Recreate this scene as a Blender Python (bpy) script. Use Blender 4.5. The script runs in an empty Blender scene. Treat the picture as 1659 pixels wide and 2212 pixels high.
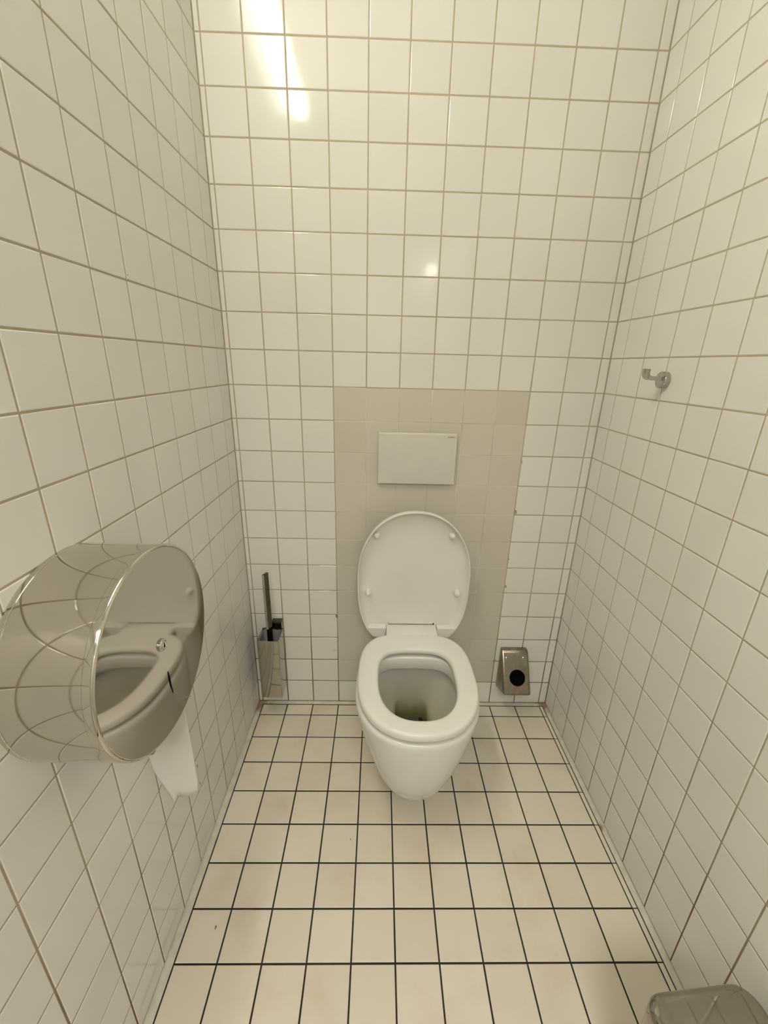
import bpy, bmesh, math, random
from mathutils import Matrix, Vector, Euler
random.seed(7)
S = bpy.context.scene
COL = S.collection
PI = math.pi

# ------------------------------------------------------------------ camera
# metric frame: X right along the back wall, Y towards the back wall (Y=0), Z up
cam_d = bpy.data.cameras.new('camera')
cam = bpy.data.objects.new('camera', cam_d)
COL.objects.link(cam)
RX, RY, RZ, FPX = 0.3402, -0.0717, 0.0543, 896.86
Rm = Matrix.Rotation(RZ, 3, 'Z') @ Matrix.Rotation(PI / 2 - RX, 3, 'X') @ Matrix.Rotation(RY, 3, 'Y')
CP = Vector((0.4419, -1.3077, 1.275))
cam.matrix_world = Matrix.Translation(CP) @ Rm.to_4x4()
cam_d.sensor_fit = 'VERTICAL'
cam_d.sensor_height = 24.0
cam_d.sensor_width = 18.0
cam_d.lens = FPX * 24.0 / 2212
cam_d.shift_x = -5.4886 / 2212
cam_d.shift_y = -3.593 / 2212
cam_d.clip_start = 0.01
S.camera = cam
S.cycles.use_light_tree = False   # only three lamps: plain light sampling is quicker

# ------------------------------------------------------------------ world, exposure
w = bpy.data.worlds.new('world')
S.world = w
w.use_nodes = True
w.node_tree.nodes['Background'].inputs[0].default_value = (0.9, 0.85, 0.75, 1)
w.node_tree.nodes['Background'].inputs[1].default_value = 0.05
vs = S.view_settings
vs.view_transform = 'Standard'
vs.look = 'None'
vs.gamma = 1.0
vs.use_curve_mapping = False
vs.exposure = 0.46
LAMP_STRENGTH = 35.0
LAMP_COLOR = (1.0, 0.965, 0.785)
HALL_STRENGTH = 12.8
HALL_COLOR = (1.0, 0.95, 0.89)
BULB_STRENGTH = 30.0
BULB_COLOR = (1.0, 0.92, 0.80)


def in_frame(p, m=25):
    q = Rm.transposed() @ (Vector(p) - CP)
    if q.z > -0.02:
        return False
    u = 829.5 + 5.49 + FPX * q.x / -q.z
    v = 1106 - 3.59 - FPX * q.y / -q.z
    return -m < u < 1659 + m and -m < v < 2212 + m


# ------------------------------------------------------------------ materials
def nt(name):
    m = bpy.data.materials.new(name)
    m.use_nodes = True
    t = m.node_tree
    return m, t, t.nodes['Principled BSDF']


def noise(t, scale, detail=2.0, coord='pos', rough=0.5):
    n = t.nodes.new('ShaderNodeTexNoise')
    n.inputs['Scale'].default_value = scale
    n.inputs['Detail'].default_value = detail
    n.inputs['Roughness'].default_value = rough
    if coord == 'pos':
        g = t.nodes.new('ShaderNodeNewGeometry')
        t.links.new(g.outputs['Position'], n.inputs['Vector'])
    else:
        g = t.nodes.new('ShaderNodeTexCoord')
        t.links.new(g.outputs['Object'], n.inputs['Vector'])
    return n.outputs['Fac']


def ramp(t, fac, stops):
    r = t.nodes.new('ShaderNodeValToRGB')
    e = r.color_ramp.elements
    while len(e) < len(stops):
        e.new(0.5)
    for i, (p, c) in enumerate(stops):
        e[i].position = p
        e[i].color = (*c, 1) if len(c) == 3 else c
    t.links.new(fac, r.inputs['Fac'])
    return r.outputs['Color']


def mixc(t, fac, a, b, mode='MIX'):
    m = t.nodes.new('ShaderNodeMix')
    m.data_type = 'RGBA'
    m.blend_type = mode
    for s, v in ((m.inputs[0], fac), (m.inputs[6], a), (m.inputs[7], b)):
        if hasattr(v, 'is_linked'):
            t.links.new(v, s)
        elif isinstance(v, (tuple, list)):
            s.default_value = (*v, 1)
        else:
            s.default_value = v
    return m.outputs[2]


def math_n(t, op, a, b=0.0, clamp=False):
    m = t.nodes.new('ShaderNodeMath')
    m.operation = op
    m.use_clamp = clamp
    for s, v in ((m.inputs[0], a), (m.inputs[1], b)):
        if hasattr(v, 'is_linked'):
            t.links.new(v, s)
        else:
            s.default_value = v
    return m.outputs[0]


def bump(t, b, h, strength, dist=0.001):
    n = t.nodes.new('ShaderNodeBump')
    n.inputs['Strength'].default_value = strength
    n.inputs['Distance'].default_value = dist
    t.links.new(h, n.inputs['Height'])
    t.links.new(n.outputs['Normal'], b.inputs['Normal'])


def simple(name, col, rough=0.4, metal=0.0, var=0.06, vscale=18.0, bmp=0.0, bscale=300.0, coat=0.0):
    m, t, b = nt(name)
    c = ramp(t, noise(t, vscale, 4, 'obj'), [(0.3, tuple(x * (1 - var) for x in col)), (0.7, tuple(min(1, x * (1 + var)) for x in col))])
    t.links.new(c, b.inputs['Base Color'])
    b.inputs['Roughness'].default_value = rough
    b.inputs['Metallic'].default_value = metal
    if name == 'matt_black':
        b.inputs['Specular IOR Level'].default_value = 0.1
    if coat:
        b.inputs['Coat Weight'].default_value = coat
        b.inputs['Coat Roughness'].default_value = 0.04
    if bmp:
        bump(t, b, noise(t, bscale, 2, 'obj'), bmp)
    return m


def tile_mat(name, lo, hi, rough, stain=None, wav=0.10, wscale=9.0):
    m, t, b = nt(name)
    oi = t.nodes.new('ShaderNodeObjectInfo')
    c = ramp(t, oi.outputs['Random'], [(0.0, lo), (1.0, hi)])
    c = mixc(t, 0.35, c, ramp(t, noise(t, 3.0, 1), [(0.3, lo), (0.75, hi)]))
    if stain:
        f = ramp(t, noise(t, 6.5, 5, rough=0.6), [(0.50, (0, 0, 0)), (0.74, (1, 1, 1))])
        f = math_n(t, 'MULTIPLY', f, 0.55)
        c = mixc(t, f, c, stain)
    t.links.new(c, b.inputs['Base Color'])
    b.inputs['Roughness'].default_value = rough
    bump(t, b, noise(t, wscale, 2), wav, 0.004)
    return m


M = {}
M['wall_tile'] = tile_mat('glazed_white_tile', (0.79, 0.775, 0.735), (0.84, 0.825, 0.79), 0.09)
M['beige_tile'] = tile_mat('glazed_beige_tile', (0.62, 0.585, 0.50), (0.67, 0.625, 0.55), 0.20)
M['floor_tile'] = tile_mat('cream_floor_tile', (0.69, 0.63, 0.52), (0.78, 0.73, 0.62), 0.34, stain=(0.60, 0.51, 0.36), wav=0.05)


def grout_mat(name, clean, dirty, zmax):
    m, t, b = nt(name)
    g = t.nodes.new('ShaderNodeNewGeometry')
    s = t.nodes.new('ShaderNodeSeparateXYZ')
    t.links.new(g.outputs['Position'], s.inputs[0])
    h = math_n(t, 'DIVIDE', s.outputs['Z'], zmax)
    n = noise(t, 7.0, 4)
    h = math_n(t, 'ADD', h, math_n(t, 'MULTIPLY', math_n(t, 'SUBTRACT', n, 0.5), 1.1))
    f = ramp(t, h, [(0.15, (1, 1, 1)), (0.95, (0, 0, 0))])
    c = mixc(t, f, clean, dirty)
    c = mixc(t, 0.3, c, ramp(t, noise(t, 60, 3), [(0.3, tuple(x * 0.7 for x in clean)), (0.7, clean)]), 'MULTIPLY')
    t.links.new(c, b.inputs['Base Color'])
    b.inputs['Roughness'].default_value = 0.9
    return m


M['grout'] = grout_mat('wall_grout', (0.54, 0.48, 0.37), (0.20, 0.125, 0.06), 0.62)
M['grout_light'] = simple('pale_grout', (0.60, 0.57, 0.50), 0.85, var=0.25, vscale=6)
M['grout_floor'] = simple('dark_floor_grout', (0.022, 0.013, 0.010), 0.8, var=0.4, vscale=9)


def cove_mat():
    m, t, b = nt('white_sealant_strip')
    c = ramp(t, noise(t, 40, 4), [(0.35, (0.58, 0.55, 0.48)), (0.7, (0.70, 0.67, 0.60))])
    g = t.nodes.new('ShaderNodeNewGeometry')
    fac = None
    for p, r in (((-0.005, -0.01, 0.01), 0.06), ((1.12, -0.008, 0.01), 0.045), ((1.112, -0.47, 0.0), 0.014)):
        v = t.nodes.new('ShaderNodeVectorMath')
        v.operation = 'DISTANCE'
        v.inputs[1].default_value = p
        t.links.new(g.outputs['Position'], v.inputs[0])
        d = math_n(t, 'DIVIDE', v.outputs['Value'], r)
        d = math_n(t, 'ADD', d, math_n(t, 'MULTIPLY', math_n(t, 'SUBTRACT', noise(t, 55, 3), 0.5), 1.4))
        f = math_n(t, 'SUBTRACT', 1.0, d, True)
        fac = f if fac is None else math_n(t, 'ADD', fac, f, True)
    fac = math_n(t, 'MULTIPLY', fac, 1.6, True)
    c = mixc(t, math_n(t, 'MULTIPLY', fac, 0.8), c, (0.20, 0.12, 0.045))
    t.links.new(c, b.inputs['Base Color'])
    b.inputs['Roughness'].default_value = 0.5
    return m


M['cove'] = cove_mat()
M['ceramic'] = simple('white_ceramic', (0.80, 0.785, 0.76), 0.07, var=0.01)


def bowl_in_mat():
    m, t, b = nt('ceramic_inside')
    g = t.nodes.new('ShaderNodeNewGeometry')
    s = t.nodes.new('ShaderNodeSeparateXYZ')
    t.links.new(g.outputs['Position'], s.inputs[0])
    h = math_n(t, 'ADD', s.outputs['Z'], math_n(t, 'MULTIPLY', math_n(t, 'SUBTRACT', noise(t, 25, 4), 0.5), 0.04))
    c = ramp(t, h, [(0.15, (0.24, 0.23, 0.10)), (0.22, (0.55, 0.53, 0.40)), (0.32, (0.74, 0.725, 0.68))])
    t.links.new(c, b.inputs['Base Color'])
    b.inputs['Roughness'].default_value = 0.10
    return m


M['ceramic_in'] = bowl_in_mat()
M['plastic'] = simple('white_seat_plastic', (0.82, 0.80, 0.765), 0.22, var=0.01)
M['plate'] = simple('white_plate_plastic', (0.66, 0.635, 0.59), 0.16, var=0.02)
M['ink'] = simple('dark_print', (0.03, 0.027, 0.025), 0.5, var=0.1)
M['rubber_white'] = simple('white_bumper', (0.85, 0.83, 0.79), 0.35, var=0.01)
M['steel'] = simple('polished_steel', (0.60, 0.575, 0.52), 0.06, 1.0, var=0.02)
M['steel_disc'] = simple('polished_cover_steel', (0.56, 0.53, 0.47), 0.045, 1.0, var=0.01, vscale=3)
M['hook_chrome'] = simple('hook_chrome', (0.48, 0.47, 0.45), 0.05, 1.0, var=0.01)
M['chrome'] = simple('chrome', (0.62, 0.61, 0.58), 0.04, 1.0, var=0.01)


def worn_mat(name, lo, hi, r0, r1):
    m, t, b = nt(name)
    n = noise(t, 28, 6, 'obj', 0.65)
    t.links.new(ramp(t, n, [(0.3, lo), (0.7, hi)]), b.inputs['Base Color'])
    r = ramp(t, noise(t, 40, 4, 'obj'), [(0.3, (r0,) * 3), (0.7, (r1,) * 3)])
    t.links.new(r, b.inputs['Roughness'])
    b.inputs['Metallic'].default_value = 1.0
    return m


M['worn_steel'] = worn_mat('worn_stainless_steel', (0.25, 0.22, 0.17), (0.34, 0.305, 0.245), 0.24, 0.34)
M['bin_steel'] = worn_mat('satin_bin_steel', (0.36, 0.33, 0.285), (0.42, 0.385, 0.335), 0.05, 0.08)
M['dark_reflection_chrome'] = simple('chrome_dark_reflection', (0.13, 0.115, 0.08), 0.12, 1.0, var=0.15)  # plain chrome with the dark surroundings it mirrors painted into the base colour
M['box_chrome'] = simple('box_chrome', (0.46, 0.44, 0.385), 0.06, 1.0, var=0.04)
M['black'] = simple('matt_black', (0.003, 0.003, 0.003), 0.9, var=0.2)
M['bristle'] = simple('black_bristles', (0.02, 0.02, 0.02), 0.8, var=0.3, vscale=200)
M['paper'] = simple('white_tissue', (0.82, 0.805, 0.77), 0.95, var=0.02, bmp=0.3, bscale=900)
M['liner'] = simple('grey_liner', (0.42, 0.41, 0.39), 0.5, var=0.05)
M['grey_plastic'] = simple('grey_plastic', (0.30, 0.285, 0.25), 0.4, var=0.05)
M['chipfill'] = simple('chipped_tile_body', (0.27, 0.22, 0.12), 0.9, var=0.4, vscale=150)
M['chipgrey'] = simple('grey_filler', (0.36, 0.34, 0.29), 0.9, var=0.3, vscale=150)
M['ceiling'] = simple('ceiling_paint', (0.80, 0.78, 0.72), 0.9, var=0.02)
M['plaster'] = simple('front_wall_paint', (0.72, 0.70, 0.64), 0.8, var=0.03)
M['door'] = simple('door_paint', (0.62, 0.59, 0.52), 0.45, var=0.03)
M['hall_floor'] = simple('hall_floor_paint', (0.55, 0.52, 0.46), 0.5, var=0.05)
M['housing'] = simple('lamp_housing', (0.75, 0.75, 0.72), 0.4, var=0.02)


def emit_mat(name, col, strength):
    m, t, b = nt(name)
    b.inputs['Base Color'].default_value = (0.8, 0.8, 0.8, 1)
    b.inputs['Emission Color'].default_value = (*col, 1)
    b.inputs['Emission Strength'].default_value = strength
    return m


M['lamp'] = emit_mat('lamp_diffuser', LAMP_COLOR, LAMP_STRENGTH)
M['hall_lamp'] = emit_mat('hall_lamp_diffuser', HALL_COLOR, HALL_STRENGTH)
M['bulb'] = emit_mat('frosted_bulb', BULB_COLOR, BULB_STRENGTH)


def water_mat():
    m, t, b = nt('bowl_water')
    t.links.new(ramp(t, noise(t, 20, 2), [(0.3, (0.035, 0.032, 0.012)), (0.7, (0.05, 0.045, 0.02))]), b.inputs['Base Color'])
    b.inputs['Roughness'].default_value = 0.02
    b.inputs['IOR'].default_value = 1.33
    return m


M['water'] = water_mat()


# ------------------------------------------------------------------ mesh helpers
def link(name, me, mat=None, parent=None):
    o = bpy.data.objects.new(name, me)
    COL.objects.link(o)
    if mat is not None:
        me.materials.append(M[mat] if isinstance(mat, str) else mat)
    if parent is not None:
        o.parent = parent
    return o


def empty(name, loc, label, cat, group=None):
    o = bpy.data.objects.new(name, None)
    COL.objects.link(o)
    o.location = loc
    o.empty_display_size = 0.05
    o['label'] = label
    o['category'] = cat
    if group:
        o['group'] = group
    return o


def tag(o, label, cat, group=None):
    o['label'] = label
    o['category'] = cat
    if group:
        o['group'] = group
    return o


def finish(bm, name, smooth=True, angle=0.6):
    bmesh.ops.recalc_face_normals(bm, faces=bm.faces[:])
    me = bpy.data.meshes.new(name)
    if smooth:
        for f in bm.faces:
            f.smooth = len(f.verts) <= 12
        for e in bm.edges:
            if len(e.link_faces) == 2 and e.calc_face_angle(0) > angle:
                e.smooth = False
    bm.to_mesh(me)
    bm.free()
    return me


def box(bm, x0, x1, y0, y1, z0, z1, mtx=None):
    vs_ = [bm.verts.new((x, y, z)) for x in (x0, x1) for y in (y0, y1) for z in (z0, z1)]
    fs = [(0, 1, 3, 2), (4, 6, 7, 5), (0, 4, 5, 1), (2, 3, 7, 6), (0, 2, 6, 4), (1, 5, 7, 3)]
    for f in fs:
        bm.faces.new([vs_[i] for i in f])
    if mtx is not None:
        bmesh.ops.transform(bm, matrix=mtx, verts=vs_)
    return vs_


def bevel_all(bm, off, seg=2, edges=None):
    bmesh.ops.bevel(bm, geom=edges if edges is not None else bm.edges[:], offset=off, segments=seg, profile=0.5, affect='EDGES', clamp_overlap=True)


def box_obj(name, b, mat, parent=None, bev=0.0, seg=2, off=(0, 0, 0)):
    bm = bmesh.new()
    box(bm, b[0] - off[0], b[1] - off[0], b[2] - off[1], b[3] - off[1], b[4] - off[2], b[5] - off[2])
    if bev:
        bevel_all(bm, bev, seg)
    return link(name, finish(bm, name, bool(bev)), mat, parent)


def loft(bm, loops, cap0=False, cap1=False, closed=False):
    L = [[bm.verts.new(p) for p in lp] for lp in loops]
    n = len(L[0])
    pairs = list(zip(L[:-1], L[1:]))
    if closed:
        pairs.append((L[-1], L[0]))
    for a, b in pairs:
        for i in range(n):
            j = (i + 1) % n
            bm.faces.new((a[i], a[j], b[j], b[i]))
    if cap0:
        bm.faces.new(L[0][::-1])
    if cap1:
        bm.faces.new(L[-1])
    return L


def lathe(bm, prof, seg=48, axis='Z', cap0=False, cap1=False, closed=False, org=(0, 0, 0)):
    loops = []
    for a, r in prof:
        lp = []
        for i in range(seg):
            t = 2 * PI * i / seg
            c, s = r * math.cos(t), r * math.sin(t)
            p = {'Z': (c, s, a), 'X': (a, c, s), 'Y': (c, a, s)}[axis]
            lp.append((p[0] + org[0], p[1] + org[1], p[2] + org[2]))
        loops.append(lp)
    loft(bm, loops, cap0, cap1, closed)


def oval(w_, yb, ym, yf, nb, nf, z, N=96, d=0.0, cx=0.0):
    """closed outline; front (towards -Y) exponent nf, back exponent nb, inset by d"""
    out = []
    for i in range(N):
        t = 2 * PI * i / N
        c, s = math.cos(t), math.sin(t)
        n = nb if s > 0 else nf
        x = (w_ - d) * math.copysign(abs(c) ** (2 / n), c)
        h = (yb - ym - d) if s > 0 else (ym - yf - d)
        y = ym + h * math.copysign(abs(s) ** (2 / n), s)
        out.append((cx + x, y, z))
    return out


# ------------------------------------------------------------------ room shell
XL, XR = -0.0139, 1.1271
YF = -1.765
ZC = 2.505
PITCH, GAP, TH = 0.1, 0.0030, 0.006
ZL = [0.005 + 0.1 * k for k in range(26)]
YLN = [0.0] + [-0.065 - 0.1 * k for k in range(18)]
XBK = [XL] + [0.1 * k for k in range(12)] + [XR]

_tm = {}


def tile_mesh(w_, h_, key='t', mat='wall_tile', t=TH):
    k = (round(w_, 4), round(h_, 4), mat)
    if k in _tm:
        return _tm[k]
    rings = [(0.0, 0.0), (0.0, t - 0.0010), (0.0006, t - 0.0003), (0.0016, t)]
    v, f = [], []
    for d, z in rings:
        a, b = w_ / 2 - d, h_ / 2 - d
        v += [(-a, -b, z), (a, -b, z), (a, b, z), (-a, b, z)]
    for r in range(3):
        for i in range(4):
            j = (i + 1) % 4
            f.append((r * 4 + i, r * 4 + j, r * 4 + 4 + j, r * 4 + 4 + i))
    f.append((12, 13, 14, 15))
    me = bpy.data.meshes.new('tile')
    me.from_pydata(v, [], f)
    me.materials.append(M[mat])
    _tm[k] = me
    return me


def lay(parent, us, vs_, to_world, normal_rot, mat_for, gap_for=lambda i, j: GAP, tilt=0.0028, stuff_mat='wall_tile', limit=True):
    """us, vs_: joint lines. to_world(u,v)->point on the tile FACE plane. normal_rot 3x3: local x=u, y=v, z=normal"""
    rest = []
    n = 0
    for i in range(len(us) - 1):
        for j in range(len(vs_) - 1):
            u0, u1 = sorted((us[i], us[i + 1]))
            v0, v1 = sorted((vs_[j], vs_[j + 1]))
            g = gap_for(i, j)
            w_, h_ = u1 - u0 - g, v1 - v0 - g
            if w_ < 0.002 or h_ < 0.002:
                continue
            uc, vc = (u0 + u1) / 2, (v0 + v1) / 2
            cs = [to_world(a, b) for a in (u0, uc, u1) for b in (v0, vc, v1)]
            mat = mat_for(i, j)
            c = Vector(to_world(uc, vc))
            nrm = normal_rot @ Vector((0, 0, 1))
            off = random.uniform(-0.00025, 0.00025)
            e = Euler((random.uniform(-tilt, tilt), random.uniform(-tilt, tilt), random.uniform(-tilt, tilt) * 0.7)).to_matrix()
            mw = Matrix.Translation(c + nrm * (off - TH)) @ (normal_rot @ e).to_4x4()
            if not limit or any(in_frame(p) for p in cs):
                o = bpy.data.objects.new('tile', tile_mesh(w_, h_, mat=mat))
                o.parent = parent
                o.matrix_local = mw
                COL.objects.link(o)
                n += 1
            else:
                rest.append((tile_mesh(w_, h_, mat=mat), mw))
    if rest:
        V, F = [], []
        for me, mw in rest:
            b = len(V)
            V += [tuple(mw @ v.co) for v in me.vertices]
            F += [tuple(b + k for k in p.vertices) for p in me.polygons]
        me = bpy.data.meshes.new('tile_field')
        me.from_pydata(V, [], F)
        o = link('tile_field', me, stuff_mat, parent)
        o['kind'] = 'stuff'
    return n


def struct(name, b, mat):
    o = box_obj(name, b, mat)
    o['kind'] = 'structure'
    return o


GR = 0.0009   # grout lies this far behind the tile faces
wall_back = struct('wall_back', (XL - 0.1, XR + 0.1, GR, 0.1, -0.1, ZC + 0.1), 'grout')
wall_left = struct('wall_left', (XL - 0.1, XL - GR, YF - 0.1, GR, -0.1, ZC + 0.1), 'grout')
wall_right = struct('wall_right', (XR + GR, XR + 0.1, YF - 0.1, GR, -0.1, ZC + 0.1), 'grout')
floor = struct('floor', (XL - 0.0, XR + 0.0, YF, 0.0, -0.1, -GR), 'grout_floor')
ceiling = struct('ceiling', (XL - 0.1, XR + 0.1, YF - 0.1, 0.1, ZC, ZC + 0.1), 'ceiling')

R_back = Matrix(((1, 0, 0), (0, 0, -1), (0, 1, 0)))             # u=X v=Z n=-Y
R_left = Matrix(((0, 0, 1), (1, 0, 0), (0, 1, 0)))              # u=Y v=Z n=+X
R_right = Matrix(((0, 0, -1), (-1, 0, 0), (0, 1, 0)))           # u=-Y v=Z n=-X
R_floor = Matrix.Identity(3)


def beige(i, j):
    return 4 <= i <= 9 and 1 <= j <= 11


n1 = lay(wall_back, XBK, ZL, lambda u, v: (u, 0.0, v), R_back, lambda i, j: 'beige_tile' if beige(i, j) else 'wall_tile',
         lambda i, j: 0.0018 if beige(i, j) else GAP)
n2 = lay(wall_left, YLN, ZL, lambda u, v: (XL, u, v), R_left, lambda i, j: 'wall_tile')
n3 = lay(wall_right, [-y for y in YLN], ZL, lambda u, v: (XR, -u, v), R_right, lambda i, j: 'wall_tile')
XFL = [0.0041] + [0.0994 + 0.1 * k for k in range(11)] + [1.1127]
YFL = [-0.0132] + [-0.0652 - 0.1 * k for k in range(17)]
n4 = lay(floor, XFL, YFL, lambda u, v: (u, v, 0.0), R_floor, lambda i, j: 'floor_tile',
         lambda i, j: 0.0036 if i < 11 else 0.0022, tilt=0.0012, stuff_mat='floor_tile', limit=False)
print('tiles', n1, n2, n3, n4)

# pale pointing strip behind the tighter beige joints
pg = box_obj('pointing', (0.3015, 0.8985, 0.0004, 0.0030, 0.1065, 1.2035), 'grout_light', wall_back)

# chipped spots and plugged drill holes in the back wall tiles
chips = [((0.2975, 0.3995), 0.0042, 0.0085, 'chipfill'), ((0.2885, 0.249), 0.006, 0.0016, 'chipgrey'), ((0.9035, 0.816), 0.0045, 0.0085, 'chipgrey'),
         ((0.9015, 0.640), 0.003, 0.004, 'chipgrey'), ((0.904, 0.5315), 0.0045, 0.006, 'chipgrey'), ((0.9005, 0.207), 0.007, 0.007, 'chipgrey'), ((0.902, 0.9865), 0.002, 0.005, 'chipgrey')]
for (x, z), a, b, mt in chips:
    bm = bmesh.new()
    N = 14
    lp = [(a * math.cos(2 * PI * i / N) * random.uniform(0.75, 1.1), 0, b * math.sin(2 * PI * i / N) * random.uniform(0.75, 1.1)) for i in range(N)]
    loft(bm, [lp, [(p[0], -0.0009, p[2]) for p in lp], [(p[0] * 0.8, -0.0012, p[2] * 0.8) for p in lp]], True, True)
    o = link('chip', finish(bm, 'chip'), mt, wall_back)
    o.location = (x, 0, z)


# small dark marks on the left wall and the floor
for name, par, loc, a, b, ax in (('chip', wall_left, (XL, -0.5089, 0.2817), 0.0016, 0.0052, 'X'), ('chip', wall_left, (XL, -0.5098, 0.2216), 0.0016, 0.0052, 'X'), ('chip', wall_left, (XL, -0.4615, 1.4136), 0.0012, 0.0014, 'X'),
                                 ('speck', floor, (0.0734, -0.7009, 0), 0.0022, 0.0050, 'Z'), ('speck', floor, (0.3805, -0.5064, 0), 0.0016, 0.0022, 'Z')):
    bm = bmesh.new()
    lp = [(a * math.cos(2 * PI * i / 10) * random.uniform(0.7, 1.1), b * math.sin(2 * PI * i / 10) * random.uniform(0.7, 1.1)) for i in range(10)]
    if ax == 'X':
        loft(bm, [[(0, p[0], p[1]) for p in lp], [(0.0008, p[0], p[1]) for p in lp]], True, True)
    else:
        loft(bm, [[(p[0], p[1], 0) for p in lp], [(p[0], p[1], 0.0007) for p in lp]], True, True)
    o = link(name, finish(bm, name), 'chipfill', par)
    o.location = loc


# sealant coves along the foot of the walls
def prism(name, prof, axis, a0, a1, mat, nseg=1):
    bm = bmesh.new()
    loops = []
    for k in range(nseg + 1):
        a = a0 + (a1 - a0) * k / nseg
        loops.append([(p[0], a, p[1]) if axis == 'Y' else (a, p[0], p[1]) for p in prof])
    loft(bm, loops, True, True)
    o = link(name, finish(bm, name), mat)
    o['kind'] = 'structure'
    return o


prism('baseboard_back', [(0.0012, -0.001), (0.0012, 0.0042), (-0.0015, 0.0048), (-0.008, 0.0036), (-0.0118, 0.0010), (-0.0118, -0.001)], 'X', XL, XR, 'cove')
prism('baseboard_left', [(XL - 0.001, -0.001), (XL - 0.001, 0.0042), (XL + 0.003, 0.0046), (-0.001, 0.0026), (0.0028, 0.0), (0.0028, -0.001)], 'Y', YF, 0.0, 'cove')
prism('baseboard_right', [(XR + 0.001, -0.001), (XR + 0.001, 0.0042), (XR - 0.002, 0.0048), (XR - 0.009, 0.0030), (1.1140, 0.0005), (1.1140, -0.001)], 'Y', YF, 0.0, 'cove')

# wall with the doorway behind the photographer, and the hall beyond it
DH = 2.14
bm = bmesh.new()
box(bm, XL - 0.1, 0.13, YF - 0.1, YF, -0.1, ZC)
box(bm, 1.00, XR + 0.1, YF - 0.1, YF, -0.1, ZC)
box(bm, 0.13, 1.00, YF - 0.1, YF, DH, ZC)
wf = link('wall_front', finish(bm, 'wall_front', False), 'plaster')
wf['kind'] = 'structure'
HX0, HX1, HY = -0.6, 1.9, -3.4
bm = bmesh.new()
box(bm, HX0 - 0.1, HX0, HY, YF - 0.1, -0.1, ZC)
box(bm, HX1, HX1 + 0.1, HY, YF - 0.1, -0.1, ZC)
box(bm, HX0 - 0.1, HX1 + 0.1, HY - 0.1, HY, -0.1, ZC)
box(bm, HX0, XL - 0.1, YF - 0.1, YF, -0.1, ZC)
box(bm, XR + 0.1, HX1, YF - 0.1, YF, -0.1, ZC)
o = link('wall_hall', finish(bm, 'wall_hall', False), 'plaster')
o['kind'] = 'structure'
struct('floor_hall', (HX0, HX1, HY, YF, -0.1, -0.002), 'hall_floor')
struct('ceiling_hall', (HX0 - 0.1, HX1 + 0.1, HY - 0.1, YF - 0.1, ZC, ZC + 0.1), 'ceiling')
dr = box_obj('door_1', (1.005, 1.045, YF - 0.95, YF - 0.11, 0.005, DH - 0.02), 'door', bev=0.003)
dr['kind'] = 'structure'
bm = bmesh.new()
lathe(bm, [(1.006, 0.024), (0.998, 0.024), (0.996, 0.012), (0.965, 0.010), (0.960, 0.006)], 20, 'X', True, True, org=(0, YF - 0.87, 1.02))
box(bm, 0.962, 0.978, YF - 0.875, YF - 0.75, 1.011, 1.029)
link('door_handle', finish(bm, 'door_handle'), 'chrome', dr)

# ------------------------------------------------------------------ lamps
lp = empty('ceiling_lamp', (0.026, -0.90, ZC), 'long narrow diffuser lamp fixed under the ceiling by the left wall', 'lamp')
box_obj('housing', (-0.036, 0.036, -0.39, 0.39, -0.045, 0.0), 'housing', lp, 0.004)
bm = bmesh.new()
vs_ = box(bm, -0.030, 0.030, -0.375, 0.375, -0.095, -0.045)
bevel_all(bm, 0.014, 1)
link('diffuser', finish(bm, 'diffuser'), 'lamp', lp)

hl = empty('hall_lamp', (0.55, -2.40, ZC), 'square ceiling lamp in the hall behind the doorway', 'lamp')
box_obj('housing', (-0.37, 0.37, -0.37, 0.37, -0.03, 0.0), 'housing', hl, 0.004)
box_obj('diffuser', (-0.35, 0.35, -0.35, 0.35, -0.042, -0.03), 'hall_lamp', hl)
sc = empty('wall_lamp', (0.91, HY, 2.15), 'small round bulb lamp on the far wall of the hall', 'lamp')
bm = bmesh.new()
lathe(bm, [(0.0, 0.05), (0.012, 0.05), (0.02, 0.035), (0.03, 0.02), (0.05, 0.018)], 24, 'Y', True, True)
link('socket', finish(bm, 'socket'), 'housing', sc)
bm = bmesh.new()
bmesh.ops.create_uvsphere(bm, u_segments=10, v_segments=6, radius=0.036, matrix=Matrix.Translation((0, 0.080, 0)))
link('bulb', finish(bm, 'bulb'), 'bulb', sc)

# ------------------------------------------------------------------ toilet
TX = 0.5625
toilet = empty('toilet', (TX, 0.0, 0.0), 'white wall hung toilet with raised lid below the flush plate', 'toilet')
N = 96
bm = bmesh.new()
outer = []  # z, w, yb, ym, yf, nb, nf


def tab(xs_, ys_, x):
    for k in range(len(xs_) - 1):
        if x <= xs_[k + 1]:
            return ys_[k] + (ys_[k + 1] - ys_[k]) * (x - xs_[k]) / (xs_[k + 1] - xs_[k])
    return ys_[-1]


KZ = (0.05, 0.075, 0.10, 0.15, 0.20, 0.25, 0.30, 0.345, 0.375, 0.39)
KW = (0.096, 0.1125, 0.1215, 0.1330, 0.1430, 0.1545, 0.1645, 0.1718, 0.1754, 0.1762)
KF = (-0.422, -0.450, -0.4675, -0.4970, -0.5190, -0.5335, -0.5425, -0.5470, -0.5485, -0.5488)
for z, k in ((0.0585, 0.060), (0.0600, 0.032), (0.0640, 0.014), (0.0700, 0.0055), (0.080, 0.001), (0.105, 0), (0.15, 0), (0.20, 0), (0.25, 0), (0.30, 0), (0.345, 0), (0.375, 0), (0.386, 0), (0.3930, 0.0016), (0.3966, 0.0048), (0.3980, 0.0095), (0.3982, 0.018)):
    outer.append((z, tab(KZ, KW, z) - k, -0.08 - 0.06 * z, -0.22 - 0.13 * (z - 0.06) / 0.33, tab(KZ, KF, z) + k, 2.6, 2.25))
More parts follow.
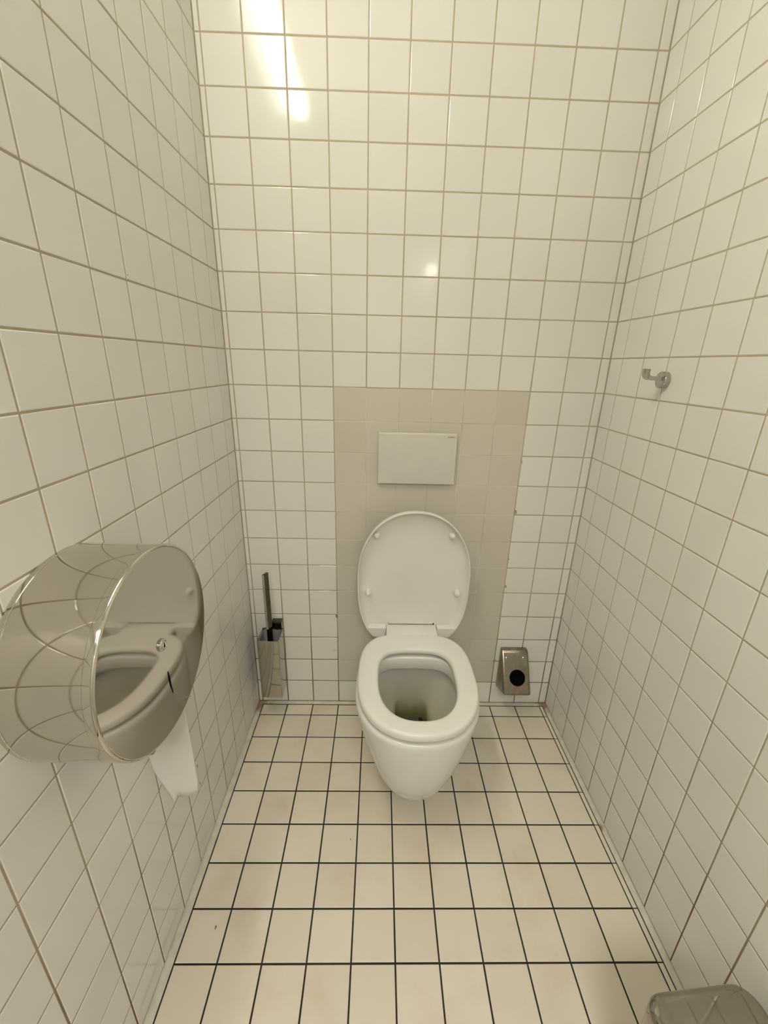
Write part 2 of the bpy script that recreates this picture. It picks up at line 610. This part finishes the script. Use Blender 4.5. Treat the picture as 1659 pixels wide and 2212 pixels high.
loops = [oval(w_, yb, ym, yf, nb, nf, z, N) for z, w_, yb, ym, yf, nb, nf in outer]
HM = -0.345
inner_rim = [(0.3980, 0.1275), (0.396, 0.1235), (0.390, 0.1215), (0.358, 0.1200), (0.353, 0.1225)]
for z, w_ in inner_rim:
    k = w_ - 0.1215
    loops.append(oval(w_, -0.222 + k, HM, -0.505 - k, 3.6, 2.44, z, N))
L = loft(bm, loops, True, False)
# rear block that bolts to the wall
vb = box(bm, -0.122, 0.122, -0.170, -0.004, 0.085, 0.398)
es = list({e for v in vb for e in v.link_edges})
bevel_all(bm, 0.018, 3, es)
bowl = link('bowl', finish(bm, 'bowl', angle=0.9), 'ceramic', toilet)
bm = bmesh.new()
inn = [(0.353, 0.1225, -0.2210, HM, -0.506, 3.6, 2.44), (0.349, 0.133, -0.209, HM, -0.517, 3.6, 2.4), (0.335, 0.134, -0.204, HM, -0.517, 3.4, 2.4), (0.300, 0.126, -0.199, -0.33, -0.500, 3.2, 2.3),
       (0.260, 0.108, -0.197, -0.31, -0.462, 3.0, 2.4), (0.228, 0.080, -0.1975, -0.28, -0.41, 3.0, 2.6), (0.212, 0.062, -0.199, -0.27, -0.375, 3.6, 3.2),
       (0.200, 0.0535, -0.201, -0.265, -0.350, 5.0, 5.0), (0.185, 0.0505, -0.202, -0.265, -0.343, 6.0, 6.0), (0.160, 0.049, -0.202, -0.265, -0.338, 6.0, 6.0), (0.100, 0.045, -0.204, -0.265, -0.33, 6.0, 6.0)]
loft(bm, [oval(w_, yb, ym, yf, nb, nf, z, N) for z, w_, yb, ym, yf, nb, nf in inn], False, True)
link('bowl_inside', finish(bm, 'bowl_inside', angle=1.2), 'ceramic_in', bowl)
bm = bmesh.new()
loft(bm, [oval(0.0468, -0.1995, -0.265, -0.332, 5, 5, 0.131, 48), oval(0.0468, -0.1995, -0.265, -0.332, 5, 5, 0.136, 48)], True, True)
link('water', finish(bm, 'water'), 'water', bowl)

# seat
bm = bmesh.new()
SO = dict(w_=0.1702, yb=-0.1396, ym=-0.3474, yf=-0.5465, nb=3.4, nf=2.27)
SH = dict(w_=0.1110, yb=-0.2205, ym=-0.3386, yf=-0.4945, nb=3.4, nf=2.44)
prof = [(0.008, 0.4096), (0.0020, 0.4098), (0.0003, 0.4110), (0.0, 0.4150), (0.0004, 0.4225), (0.0022, 0.4270), (0.006, 0.4294), (0.012, 0.4300)]
loops = [oval(z=z, N=N, d=d, **SO) for d, z in prof]
hp = [(-0.013, 0.4298), (-0.0065, 0.4285), (-0.0025, 0.4255), (0.0, 0.4200), (0.0005, 0.4140), (-0.001, 0.4105), (-0.004, 0.4096)]
loops += [oval(z=z, N=N, d=d, **SH) for d, z in hp]
loft(bm, loops, closed=True)
vb = box(bm, -0.0855, 0.0855, -0.175, -0.088, 0.4098, 0.4297)
es = [e for e in {e for v in vb for e in v.link_edges}]
bevel_all(bm, 0.003, 2, es)
seat = link('seat', finish(bm, 'seat', angle=0.8), 'plastic', toilet)
for sx in (-1, 1):
    bm = bmesh.new()
    box(bm, sx * 0.128 - 0.008, sx * 0.128 + 0.008, -0.294, -0.266, 0.3975, 0.4100)
    link('bumper', finish(bm, 'bumper', False), 'rubber_white', seat)

# lid: local u across, v up, n towards the camera
LA = math.radians(0.3)
lid_m = Matrix.Translation((0, -0.106, 0.398)) @ Matrix.Rotation(-LA, 4, 'X')
LB = dict(w_=0.1830, yb=0.4495, ym=0.220, yf=-0.043, nb=2.15, nf=2.8)


def lid_loop(d, n):
    out = []
    for x, v, _ in oval(z=0, N=160, d=d, **LB):
        n_ = n
        if abs(x) < 0.0855 and v < 0.2:
            if v < 0.0335:
                n_ = min(n_, -0.0166)
            v = max(v, 0.0335 + max(0, d) * 0.1)
        v = max(v, -0.002 + max(0, d) * 0.6)
        out.append((x, -n_, v))
    return out


bm = bmesh.new()
lprof = [(0.024, -0.024), (0.008, -0.021), (0.001, -0.014), (0.0, -0.006), (0.0, 0.0078), (0.0006, 0.0094), (0.0020, 0.0100), (0.0034, 0.0094), (0.0044, 0.0070), (0.0070, -0.003), (0.012, -0.0105), (0.022, -0.0150), (0.036, -0.0165), (0.050, -0.0168)]
loops = [lid_loop(d, n) for d, n in lprof]
loft(bm, loops, True, True)
bmesh.ops.transform(bm, matrix=lid_m, verts=bm.verts[:])
lid = link('lid', finish(bm, 'lid', angle=0.7), 'plastic', toilet)
for sx in (-1, 1):
    bm = bmesh.new()
    pts = [(0.0866, 0.0345), (0.0866, 0.0015), (0.089, -0.0012), (0.118, -0.0012), (0.1255, 0.0), (0.1345, 0.0085), (0.142, 0.018), (0.147, 0.026), (0.1495, 0.0345)]
    lp0 = [(sx * a, 0.014, b) for a, b in pts]
    lp1 = [(sx * a, -0.0095, b) for a, b in pts]
    cxm, cvm = 0.11, 0.02
    lp2 = [(sx * (a + (cxm - a) * 0.06), -0.0112, b + (cvm - b) * 0.06) for a, b in pts]
    loft(bm, [lp0, lp1, lp2], True, True)
    bmesh.ops.transform(bm, matrix=lid_m, verts=bm.verts[:])
    link('hinge', finish(bm, 'hinge', angle=0.5), 'plastic', lid)
for u, v in ((-0.1225, 0.3675), (0.1170, 0.3685), (-0.1470, 0.1605), (0.1480, 0.1625)):
    bm = bmesh.new()
    lathe(bm, [(0.0170, 0.0105), (0.003, 0.0100), (-0.003, 0.0088), (-0.0062, 0.0060), (-0.0072, 0.0024)], 20, 'Y', True, True, org=(u, 0, v))
    bmesh.ops.transform(bm, matrix=lid_m, verts=bm.verts[:])
    link('bumper', finish(bm, 'bumper'), 'rubber_white', lid)

# ------------------------------------------------------------------ flush plate
fp = empty('flush_plate', (0.5625, 0.0, 0.9925), 'white rectangular flush plate set in the beige tiles above the toilet', 'flush plate')
box_obj('base', (-0.116, 0.116, -0.006, 0.0, -0.075, 0.075), 'plate', fp)
bm = bmesh.new()
for v in box(bm, -0.123, 0.123, -0.0135, -0.006, -0.082, 0.082):
    if v.co.z > 0 and v.co.y < -0.01:
        v.co.z -= 0.0048
bevel_all(bm, 0.0007, 2)
link('panel', finish(bm, 'panel', angle=0.3), 'plate', fp)
bm = bmesh.new()
box(bm, 0.0945, 0.0971, -0.0138, -0.0133, 0.0697, 0.0723)
link('logo_square', finish(bm, 'logo_square', False), 'ink', fp)
cu = bpy.data.curves.new('lettering', 'FONT')
cu.body = 'GEBERIT'
cu.size = 0.0037
cu.extrude = 0.0001
cu.offset = 0.00006
to = bpy.data.objects.new('lettering', cu)
COL.objects.link(to)
bpy.context.view_layer.update()
dg = bpy.context.evaluated_depsgraph_get()
me = bpy.data.meshes.new_from_object(to.evaluated_get(dg))
bpy.data.objects.remove(to)
xs = [v.co.x for v in me.vertices]
sx = 0.0178 / (max(xs) - min(xs))
me.transform(Matrix.Diagonal((sx, 1, 1, 1)))
o = link('lettering', me, 'ink', fp)
o.rotation_euler = (PI / 2, 0, 0)
o.location = (0.0980, -0.0137, 0.0697)

# ------------------------------------------------------------------ paper dispenser (drum on the left wall, axis along X)
DY, DZ, DR = -0.7676, 0.857, 0.156
X0, X1 = XL, 0.1125
disp = empty('paper_dispenser', (X0, DY, DZ), 'round polished steel jumbo roll dispenser on the left wall', 'dispenser')
dx = X1 - X0
bm = bmesh.new()
prof = [(0.0, DR - 0.002), (0.0035, DR), (0.009, DR), (0.0096, DR - 0.0010), (0.0112, DR - 0.0010), (0.0118, DR - 0.0002), (dx - 0.014, DR - 0.0002), (dx - 0.0135, DR - 0.0015), (0.02, DR - 0.0035), (0.004, DR - 0.0035)]
# open at the foot of the drum, where the paper leaves
SEG = 128
loops = []
a_open = math.radians(21)
for a, r in prof:
    lpp = []
    for i in range(SEG + 1):
        t = -PI / 2 + a_open + (2 * PI - 2 * a_open) * i / SEG
        lpp.append((a, r * math.cos(t), r * math.sin(t)))
    loops.append(lpp)
V = [[bm.verts.new(p) for p in lpp] for lpp in loops]
for A, B in zip(V, V[1:] + V[:1]):
    for i in range(SEG):
        bm.faces.new((A[i], A[i + 1], B[i + 1], B[i]))
bm.faces.new([v[0] for v in V])
bm.faces.new([v[-1] for v in V][::-1])
link('drum', finish(bm, 'drum', angle=0.5), 'steel', disp)
bm = bmesh.new()
lathe(bm, [(0.0005, DR - 0.004), (0.003, DR - 0.004), (0.003, 0.02)], 64, 'X', True, True)
link('back_plate', finish(bm, 'back_plate'), 'grey_plastic', disp)
bm = bmesh.new()
lathe(bm, [(dx - 0.0135, DR - 0.003), (dx - 0.0135, DR + 0.0002), (dx - 0.0045, DR + 0.0004), (dx - 0.0022, DR + 0.0001), (dx - 0.0006, DR - 0.0009), (dx + 0.0002, DR - 0.0024), (dx - 0.0002, DR - 0.0036), (dx - 0.003, DR - 0.0042)], 128, 'X')
link('rim', finish(bm, 'rim', angle=0.7), 'steel', disp)
bm = bmesh.new()
lathe(bm, [(dx - 0.012, DR - 0.003), (dx - 0.0006, DR - 0.0036), (dx, DR - 0.0046)], 128, 'X', True, True)
for v in bm.verts:
    if v.co.x > dx - 0.0115:
        v.co.x += 0.004 * v.co.y - 0.012 * v.co.z
cover = link('cover', finish(bm, 'cover', angle=0.25), 'steel_disc', disp)
# cam lock
bm = bmesh.new()
lk = (dx, -0.0022, 0.002)
lathe(bm, [(-0.001, 0.0098), (0.0022, 0.0098), (0.0036, 0.0088), (0.0044, 0.0072), (0.0044, 0.0066), (0.0034, 0.0062)], 32, 'X', True, True, org=lk)
lock = link('lock', finish(bm, 'lock', angle=0.5), 'chrome', cover)
bm = bmesh.new()
lathe(bm, [(0.0020, 0.0060), (0.0040, 0.0060), (0.0045, 0.0054)], 24, 'X', True, True, org=lk)
link('lock_core', finish(bm, 'lock_core', angle=0.5), 'chrome', cover)
bm = bmesh.new()
box(bm, lk[0] + 0.0043, lk[0] + 0.0048, lk[1] - 0.0008, lk[1] + 0.0008, lk[2] - 0.0042, lk[2] + 0.0042)
box(bm, lk[0] + 0.0043, lk[0] + 0.0048, lk[1] - 0.0020, lk[1] + 0.0020, lk[2] - 0.0030, lk[2] - 0.0008)
link('keyhole', finish(bm, 'keyhole', False), 'black', cover)


# sight slot, tapering into a pressed line that runs to the rim
def ribbon(pts, wid, x0, x1, name, mat, parent):
    bm = bmesh.new()
    lps = []
    for k, ((y, z), wd) in enumerate(zip(pts, wid)):
        a = Vector(pts[max(0, k - 1)])
        b = Vector(pts[min(len(pts) - 1, k + 1)])
        tdir = (b - a).normalized()
        nn = Vector((-tdir.y, tdir.x)) * wd / 2
        lean = 0.004 * y - 0.012 * z
        x0, x1 = dx - 0.001 + lean, dx + 0.0003 + lean
        lps.append([(x0, y + nn.x, z + nn.y), (x1, y + nn.x, z + nn.y), (x1, y - nn.x, z - nn.y), (x0, y - nn.x, z - nn.y)])
    loft(bm, lps, True, True)
    return link(name, finish(bm, name, False), mat, parent)


sl = [(-0.7672 - DY, 0.806 - DZ), (-0.7672 - DY, 0.795 - DZ), (-0.7668 - DY, 0.779 - DZ), (-0.7640 - DY, 0.760 - DZ)]
ribbon(sl, [0.0022, 0.0046, 0.0040, 0.0012], dx - 0.001, dx + 0.00025, 'sight_slot', 'black', cover)
sl2 = [(-0.7642 - DY, 0.7612 - DZ), (-0.7610 - DY, 0.7500 - DZ), (-0.7545 - DY, 0.7400 - DZ), (-0.7440 - DY, 0.7310 - DZ), (-0.728 - DY, 0.718 - DZ), (-0.7155 - DY, 0.7080 - DZ)]
ribbon(sl2, [0.0012, 0.0009, 0.0008, 0.0008, 0.0008, 0.0010], dx - 0.001, dx + 0.0002, 'pressed_line', 'grey_plastic', cover)
for sgn, r_ in ((-1, 0.157), (1, 0.1565)):
    bm = bmesh.new()
    y = sgn * 0.0605
    z = -math.sqrt(r_ ** 2 - y ** 2)
    box(bm, 0.012, dx - 0.004, y - 0.0055, y + 0.0055, z - 0.006, z + 0.010)
    bevel_all(bm, 0.0025, 2)
    link('tear_edge', finish(bm, 'tear_edge'), 'grey_plastic', disp)
bm = bmesh.new()
lathe(bm, [(0.010, 0.095), (dx - 0.022, 0.095), (dx - 0.022, 0.025), (0.010, 0.025)], 64, 'X', closed=True)
roll = link('paper_roll', finish(bm, 'paper_roll'), 'paper', disp)

# hanging sheet
bm = bmesh.new()
NX = 24
bot = [(0.0, 0.512), (0.03, 0.497), (0.10, 0.470), (0.20, 0.446), (0.28, 0.428), (0.315, 0.4165), (0.35, 0.424), (0.40, 0.4345), (0.47, 0.437), (0.55, 0.435), (0.70, 0.438), (0.85, 0.444), (0.93, 0.449), (0.97, 0.458), (1.0, 0.485)]


def interp(tab, x):
    for (a, b), (c, d) in zip(tab, tab[1:]):
        if x <= c:
            return b + (d - b) * (x - a) / (c - a)
    return tab[-1][1]


NZ = 16
grid = []
xsn = sorted(set([i / NX for i in range(NX + 1)] + [p[0] for p in bot]))
for s in xsn:
    col = []
    zb = interp(bot, s)
    for k in range(NZ + 1):
        q = k / NZ
        z = 0.742 + (zb - 0.742) * q
        dn = (0.742 - z) / 0.33
        x = 0.0075 + 0.0905 * s + (0.004 - 0.012 * dn) * (s - 0.1)
        y = -0.722 + 0.022 * min(1, dn * 1.15) ** 0.8 + 0.0030 * math.sin(3.2 * s + 2.0 * dn) * dn
        col.append(bm.verts.new((x, y, z)))
    grid.append(col)
for A, B in zip(grid, grid[1:]):
    for k in range(NZ):
        bm.faces.new((A[k], A[k + 1], B[k + 1], B[k]))
me = finish(bm, 'toilet_paper', angle=3)
o = link('toilet_paper', me, 'paper')
md = o.modifiers.new('thickness', 'SOLIDIFY')
md.thickness = 0.0003
tag(o, 'torn white paper sheet hanging out of the round steel dispenser', 'toilet paper')

# ------------------------------------------------------------------ toilet brush and its holder in the left corner
bh = empty('brush_holder', (0.0625, 0.0, 0.10), 'mirror polished square brush container on the wall in the left corner', 'brush holder')
bx0, bx1, by0, by1, bz0, bz1 = -0.0375, 0.0385, -0.085, -0.004, 0.0, 0.249
bm = bmesh.new()
t_ = 0.0025


def rrect(x0, x1, y0, y1, z, r, k=4):
    out = []
    for cx_, cy_, a0 in ((x1 - r, y1 - r, 0), (x0 + r, y1 - r, 90), (x0 + r, y0 + r, 180), (x1 - r, y0 + r, 270)):
        for i in range(k + 1):
            a = math.radians(a0 + 90 * i / k)
            out.append((cx_ + r * math.cos(a), cy_ + r * math.sin(a), z))
    return out


loops = [rrect(bx0 + 0.002, bx1 - 0.002, by0 + 0.002, by1 - 0.002, bz0, 0.002), rrect(bx0, bx1, by0, by1, bz0 + 0.002, 0.003), rrect(bx0, bx1, by0, by1, bz1 - 0.0006, 0.003),
         rrect(bx0 + 0.0006, bx1 - 0.0006, by0 + 0.0006, by1 - 0.0006, bz1, 0.0025), rrect(bx0 + t_, bx1 - t_, by0 + t_, by1 - t_, bz1, 0.002), rrect(bx0 + t_, bx1 - t_, by0 + t_, by1 - t_, bz0 + 0.006, 0.002)]
loft(bm, loops, True, True)
link('container', finish(bm, 'container', angle=0.35), 'box_chrome', bh)
bm = bmesh.new()
loft(bm, [rrect(bx0 + 0.006, bx1 - 0.006, by0 + 0.006, by1 - 0.006, 0.010, 0.008), rrect(bx0 + 0.003, bx1 - 0.003, by0 + 0.003, by1 - 0.003, bz1 - 0.006, 0.008),
          rrect(bx0 + 0.0045, bx1 - 0.0045, by0 + 0.0045, by1 - 0.0045, bz1 - 0.006, 0.007), rrect(bx0 + 0.0075, bx1 - 0.0075, by0 + 0.0075, by1 - 0.0075, 0.012, 0.007)], True, True)
link('liner', finish(bm, 'liner', angle=0.8), 'liner', bh)
bm = bmesh.new()
box(bm, 0.002, 0.0385, -0.030, -0.0005, 0.2625, 0.2875)
bevel_all(bm, 0.0008, 1)
link('bracket', finish(bm, 'bracket', angle=0.3), 'dark_reflection_chrome', bh)
bm = bmesh.new()
box(bm, 0.012, 0.030, -0.0105, -0.0005, 0.245, 0.264)
link('wall_plate', finish(bm, 'wall_plate', False), 'chrome', bh)

tb = empty('toilet_brush', (0.0640, -0.052, 0.12), 'toilet brush with flat chrome handle standing in the square container', 'toilet brush')
rotb = Matrix.Rotation(math.radians(64), 4, 'Z')
bm = bmesh.new()
box(bm, -0.0118, 0.0118, -0.0042, 0.0042, 0.262, 0.477)
bevel_all(bm, 0.0006, 1)
bmesh.ops.transform(bm, matrix=rotb, verts=bm.verts[:])
hm = finish(bm, 'handle', angle=0.3)
hm.materials.append(M['dark_reflection_chrome'])
hm.materials.append(M['chrome'])
for pl in hm.polygons:
    nl = rotb.to_3x3().transposed() @ pl.normal
    if abs(nl.x) > 0.7:
        pl.material_index = 1  # narrow faces plain chrome; wide faces keep the painted dark reflection
link('handle', hm, None, tb)
bm = bmesh.new()
box(bm, -0.0090, 0.0090, -0.0055, 0.0055, 0.10, 0.263)
bevel_all(bm, 0.001, 1)
bmesh.ops.transform(bm, matrix=rotb, verts=bm.verts[:])
link('stem', finish(bm, 'stem', angle=0.3), 'black', tb)
bm = bmesh.new()
lathe(bm, [(-0.005, 0.012), (0.005, 0.022), (0.03, 0.026), (0.07, 0.026), (0.095, 0.020), (0.10, 0.008)], 24, 'Z', True, True)
link('bristles', finish(bm, 'bristles'), 'bristle', tb)

# ------------------------------------------------------------------ stainless wall box with a round opening
wb = empty('wall_box', (0.9655, 0.0, 0.09), 'worn stainless steel box with round black hole on the back wall', 'wall box')
prof = [(0.0, 0.000), (-0.060, 0.024), (-0.098, 0.044), (-0.102, 0.049), (-0.1015, 0.055), (-0.026, 0.176), (-0.020, 0.182), (-0.012, 0.184), (0.0, 0.182)]
hw = 0.0490
bm = bmesh.new()
lpsx = []
for x, ins in ((-hw, 0.006), (-hw + 0.0012, 0.0018), (-hw + 0.005, 0.0), (hw - 0.005, 0.0), (hw - 0.0012, 0.0018), (hw, 0.006)):
    lp_ = []
    for k, (y, z) in enumerate(prof):
        cy_, cz_ = -0.03, 0.10
        d = Vector((cy_ - y, cz_ - z))
        q = d.normalized() * ins
        yy = min(0.0, y + q.x) if k not in (0, len(prof) - 1) else 0.0
        lp_.append((x, yy, z + q.y))
    lpsx.append(lp_)
LV = loft(bm, lpsx, True, True)
front = [f for f in bm.faces if all(any(v is LV[k][q] for q in (4, 5)) for v in f.verts for k in [next(kk for kk in range(6) if v in LV[kk])]) and len(f.verts) == 4]
front = [f for f in front if all(v in LV[2] + LV[3] for v in f.verts)]
bmesh.ops.delete(bm, geom=front, context='FACES_ONLY')
shell = link('shell', finish(bm, 'shell', angle=0.5), 'worn_steel', wb)
# front face frame: from (-0.1015,.055) to (-0.026,.176)
fd = Vector((0, 0.0755, 0.121)).normalized()
fn = Vector((0, -0.121, 0.0755)).normalized()
f0 = Vector((0, -0.1015, 0.055))


def fpt(u, v, n):
    return Vector((u, 0, 0)) + f0 + fd * v + fn * n


def disc(name, u, v, prof_, mat, parent, seg=36):
    bm = bmesh.new()
    lps = []
    for n, r in prof_:
        lps.append([tuple(fpt(u + r * math.cos(2 * PI * i / seg), v + r * math.sin(2 * PI * i / seg), n)) for i in range(seg)])
    loft(bm, lps, True, True)
    return link(name, finish(bm, name, angle=0.5), mat, parent)


HU, HV, HR = 0.0025, 0.054, 0.0292
FL = (Vector((0, 0.0755, 0.121))).length
bm = bmesh.new()
SEGH = 64
rect, circ = [], []
for i in range(SEGH):
    a = 2 * PI * (i + 0.5) / SEGH
    c_, s__ = math.cos(a), math.sin(a)
    tx = ((hw - 0.005) - HU) / c_ if c_ > 0 else ((-hw + 0.005) - HU) / c_
    tv = (FL - HV) / s__ if s__ > 0 else (0 - HV) / s__
    t_e = min(tx, tv)
    rect.append((HU + t_e * c_, HV + t_e * s__))
    circ.append((HU + HR * c_, HV + HR * s__))
# pull the nearest rectangle samples onto the corners
for cu_, cv_ in ((hw - 0.005, 0), (hw - 0.005, FL), (-hw + 0.005, 0), (-hw + 0.005, FL)):
    k = min(range(SEGH), key=lambda q: (rect[q][0] - cu_) ** 2 + (rect[q][1] - cv_) ** 2)
    rect[k] = (cu_, cv_)
loft(bm, [[tuple(fpt(u, v, 0)) for u, v in rect], [tuple(fpt(u, v, 0)) for u, v in circ], [tuple(fpt(HU + (u - HU) * 0.985, HV + (v - HV) * 0.985, -0.0012)) for u, v in circ]])
link('front_panel', finish(bm, 'front_panel', angle=0.4), 'worn_steel', wb)
bm = bmesh.new()
loft(bm, [[tuple(fpt(HU + (u - HU) * 1.01, HV + (v - HV) * 1.01, -0.0012)) for u, v in circ], [tuple(fpt(u, v, -0.030)) for u, v in circ]], False, True)
link('opening', finish(bm, 'opening', angle=0.5), 'black', wb)
for u in (-0.033, 0.030):
    s_ = disc('screw', u, 0.124, [(-0.001, 0.0058), (0.0012, 0.0058), (0.0028, 0.0038), (0.0032, 0.0022)], 'chrome', wb, 20)
    disc('screw_socket', u, 0.124, [(0.0028, 0.0022), (0.0034, 0.0021)], 'black', s_, 6)

# ------------------------------------------------------------------ robe hook on the right wall
hk = empty('robe_hook', (XR, -0.272, 1.254), 'chrome coat hook with round rosette on the right wall', 'hook')
bm = bmesh.new()
lathe(bm, [(0.0, 0.0195), (-0.012, 0.0195), (-0.0138, 0.0187), (-0.0145, 0.0172)], 40, 'X', True, True)
link('rosette', finish(bm, 'rosette', angle=0.4), 'hook_chrome', hk)
bm = bmesh.new()
path = [(-0.013, 0.0035), (-0.030, 0.0035), (-0.041, 0.0035)]
R_ = 0.0125
for i in range(1, 9):
    a = math.radians(90 * i / 8)
    path.append((-0.041 - R_ * math.sin(a) - 0.0, 0.0035 + R_ * (1 - math.cos(a))))
path.append((-0.0535, 0.0245))
lps = []
for k, (x, z) in enumerate(path):
    a = Vector(path[max(0, k - 1)])
    b = Vector(path[min(len(path) - 1, k + 1)])
    tdir = (b - a).normalized()
    nn = Vector((-tdir.y, tdir.x)) * 0.0048
    lps.append([(x + nn.x, -0.011, z + nn.y), (x + nn.x, 0.005, z + nn.y), (x - nn.x, 0.005, z - nn.y), (x - nn.x, -0.011, z - nn.y)])
loft(bm, lps, True, True)
es = [e for e in bm.edges if e.calc_face_angle(0) > 1.0]
bevel_all(bm, 0.0007, 2, es)
link('arm', finish(bm, 'arm', angle=0.5), 'hook_chrome', hk)

# ------------------------------------------------------------------ waste bin, near right corner of the view
bn = empty('waste_bin', (1.000, -1.035, 0.0), 'satin steel waste bin standing by the right wall', 'waste bin')
bn.rotation_euler = (0, 0, math.radians(4.5))
hx, hy = 0.0975, 0.115
bm = bmesh.new()
loft(bm, [rrect(-hx + 0.004, hx - 0.004, -hy + 0.004, hy - 0.004, 0.0, 0.03, 8), rrect(-hx + 0.002, hx - 0.002, -hy + 0.002, hy - 0.002, 0.004, 0.032, 8), rrect(-hx + 0.002, hx - 0.002, -hy + 0.002, hy - 0.002, 0.262, 0.032, 8), rrect(-hx + 0.006, hx - 0.006, -hy + 0.006, hy - 0.006, 0.264, 0.03, 8)], True, True)
link('body', finish(bm, 'body', angle=0.5), 'bin_steel', bn)
bm = bmesh.new()
lps = [rrect(-hx + 0.004, hx - 0.004, -hy + 0.004, hy - 0.004, 0.266, 0.032, 8), rrect(-hx, hx, -hy, hy, 0.267, 0.034, 8), rrect(-hx, hx, -hy, hy, 0.286, 0.034, 8)]
for i in range(1, 8):
    a = math.radians(90 * i / 7)
    d = 0.014 * (1 - math.cos(a))
    lps.append(rrect(-hx + d, hx - d, -hy + d, hy - d, 0.286 + 0.014 * math.sin(a), 0.034 - d * 0.8, 8))
lps.append(rrect(-hx + 0.016, hx - 0.016, -hy + 0.016, hy - 0.016, 0.3001, 0.021, 8))
loft(bm, lps, True, True)
link('lid', finish(bm, 'lid', angle=0.4), 'bin_steel', bn)
bm = bmesh.new()
box(bm, -0.03, 0.03, -hy - 0.03, -hy + 0.01, 0.012, 0.02)
bevel_all(bm, 0.002, 2)
link('pedal', finish(bm, 'pedal'), 'black', bn)
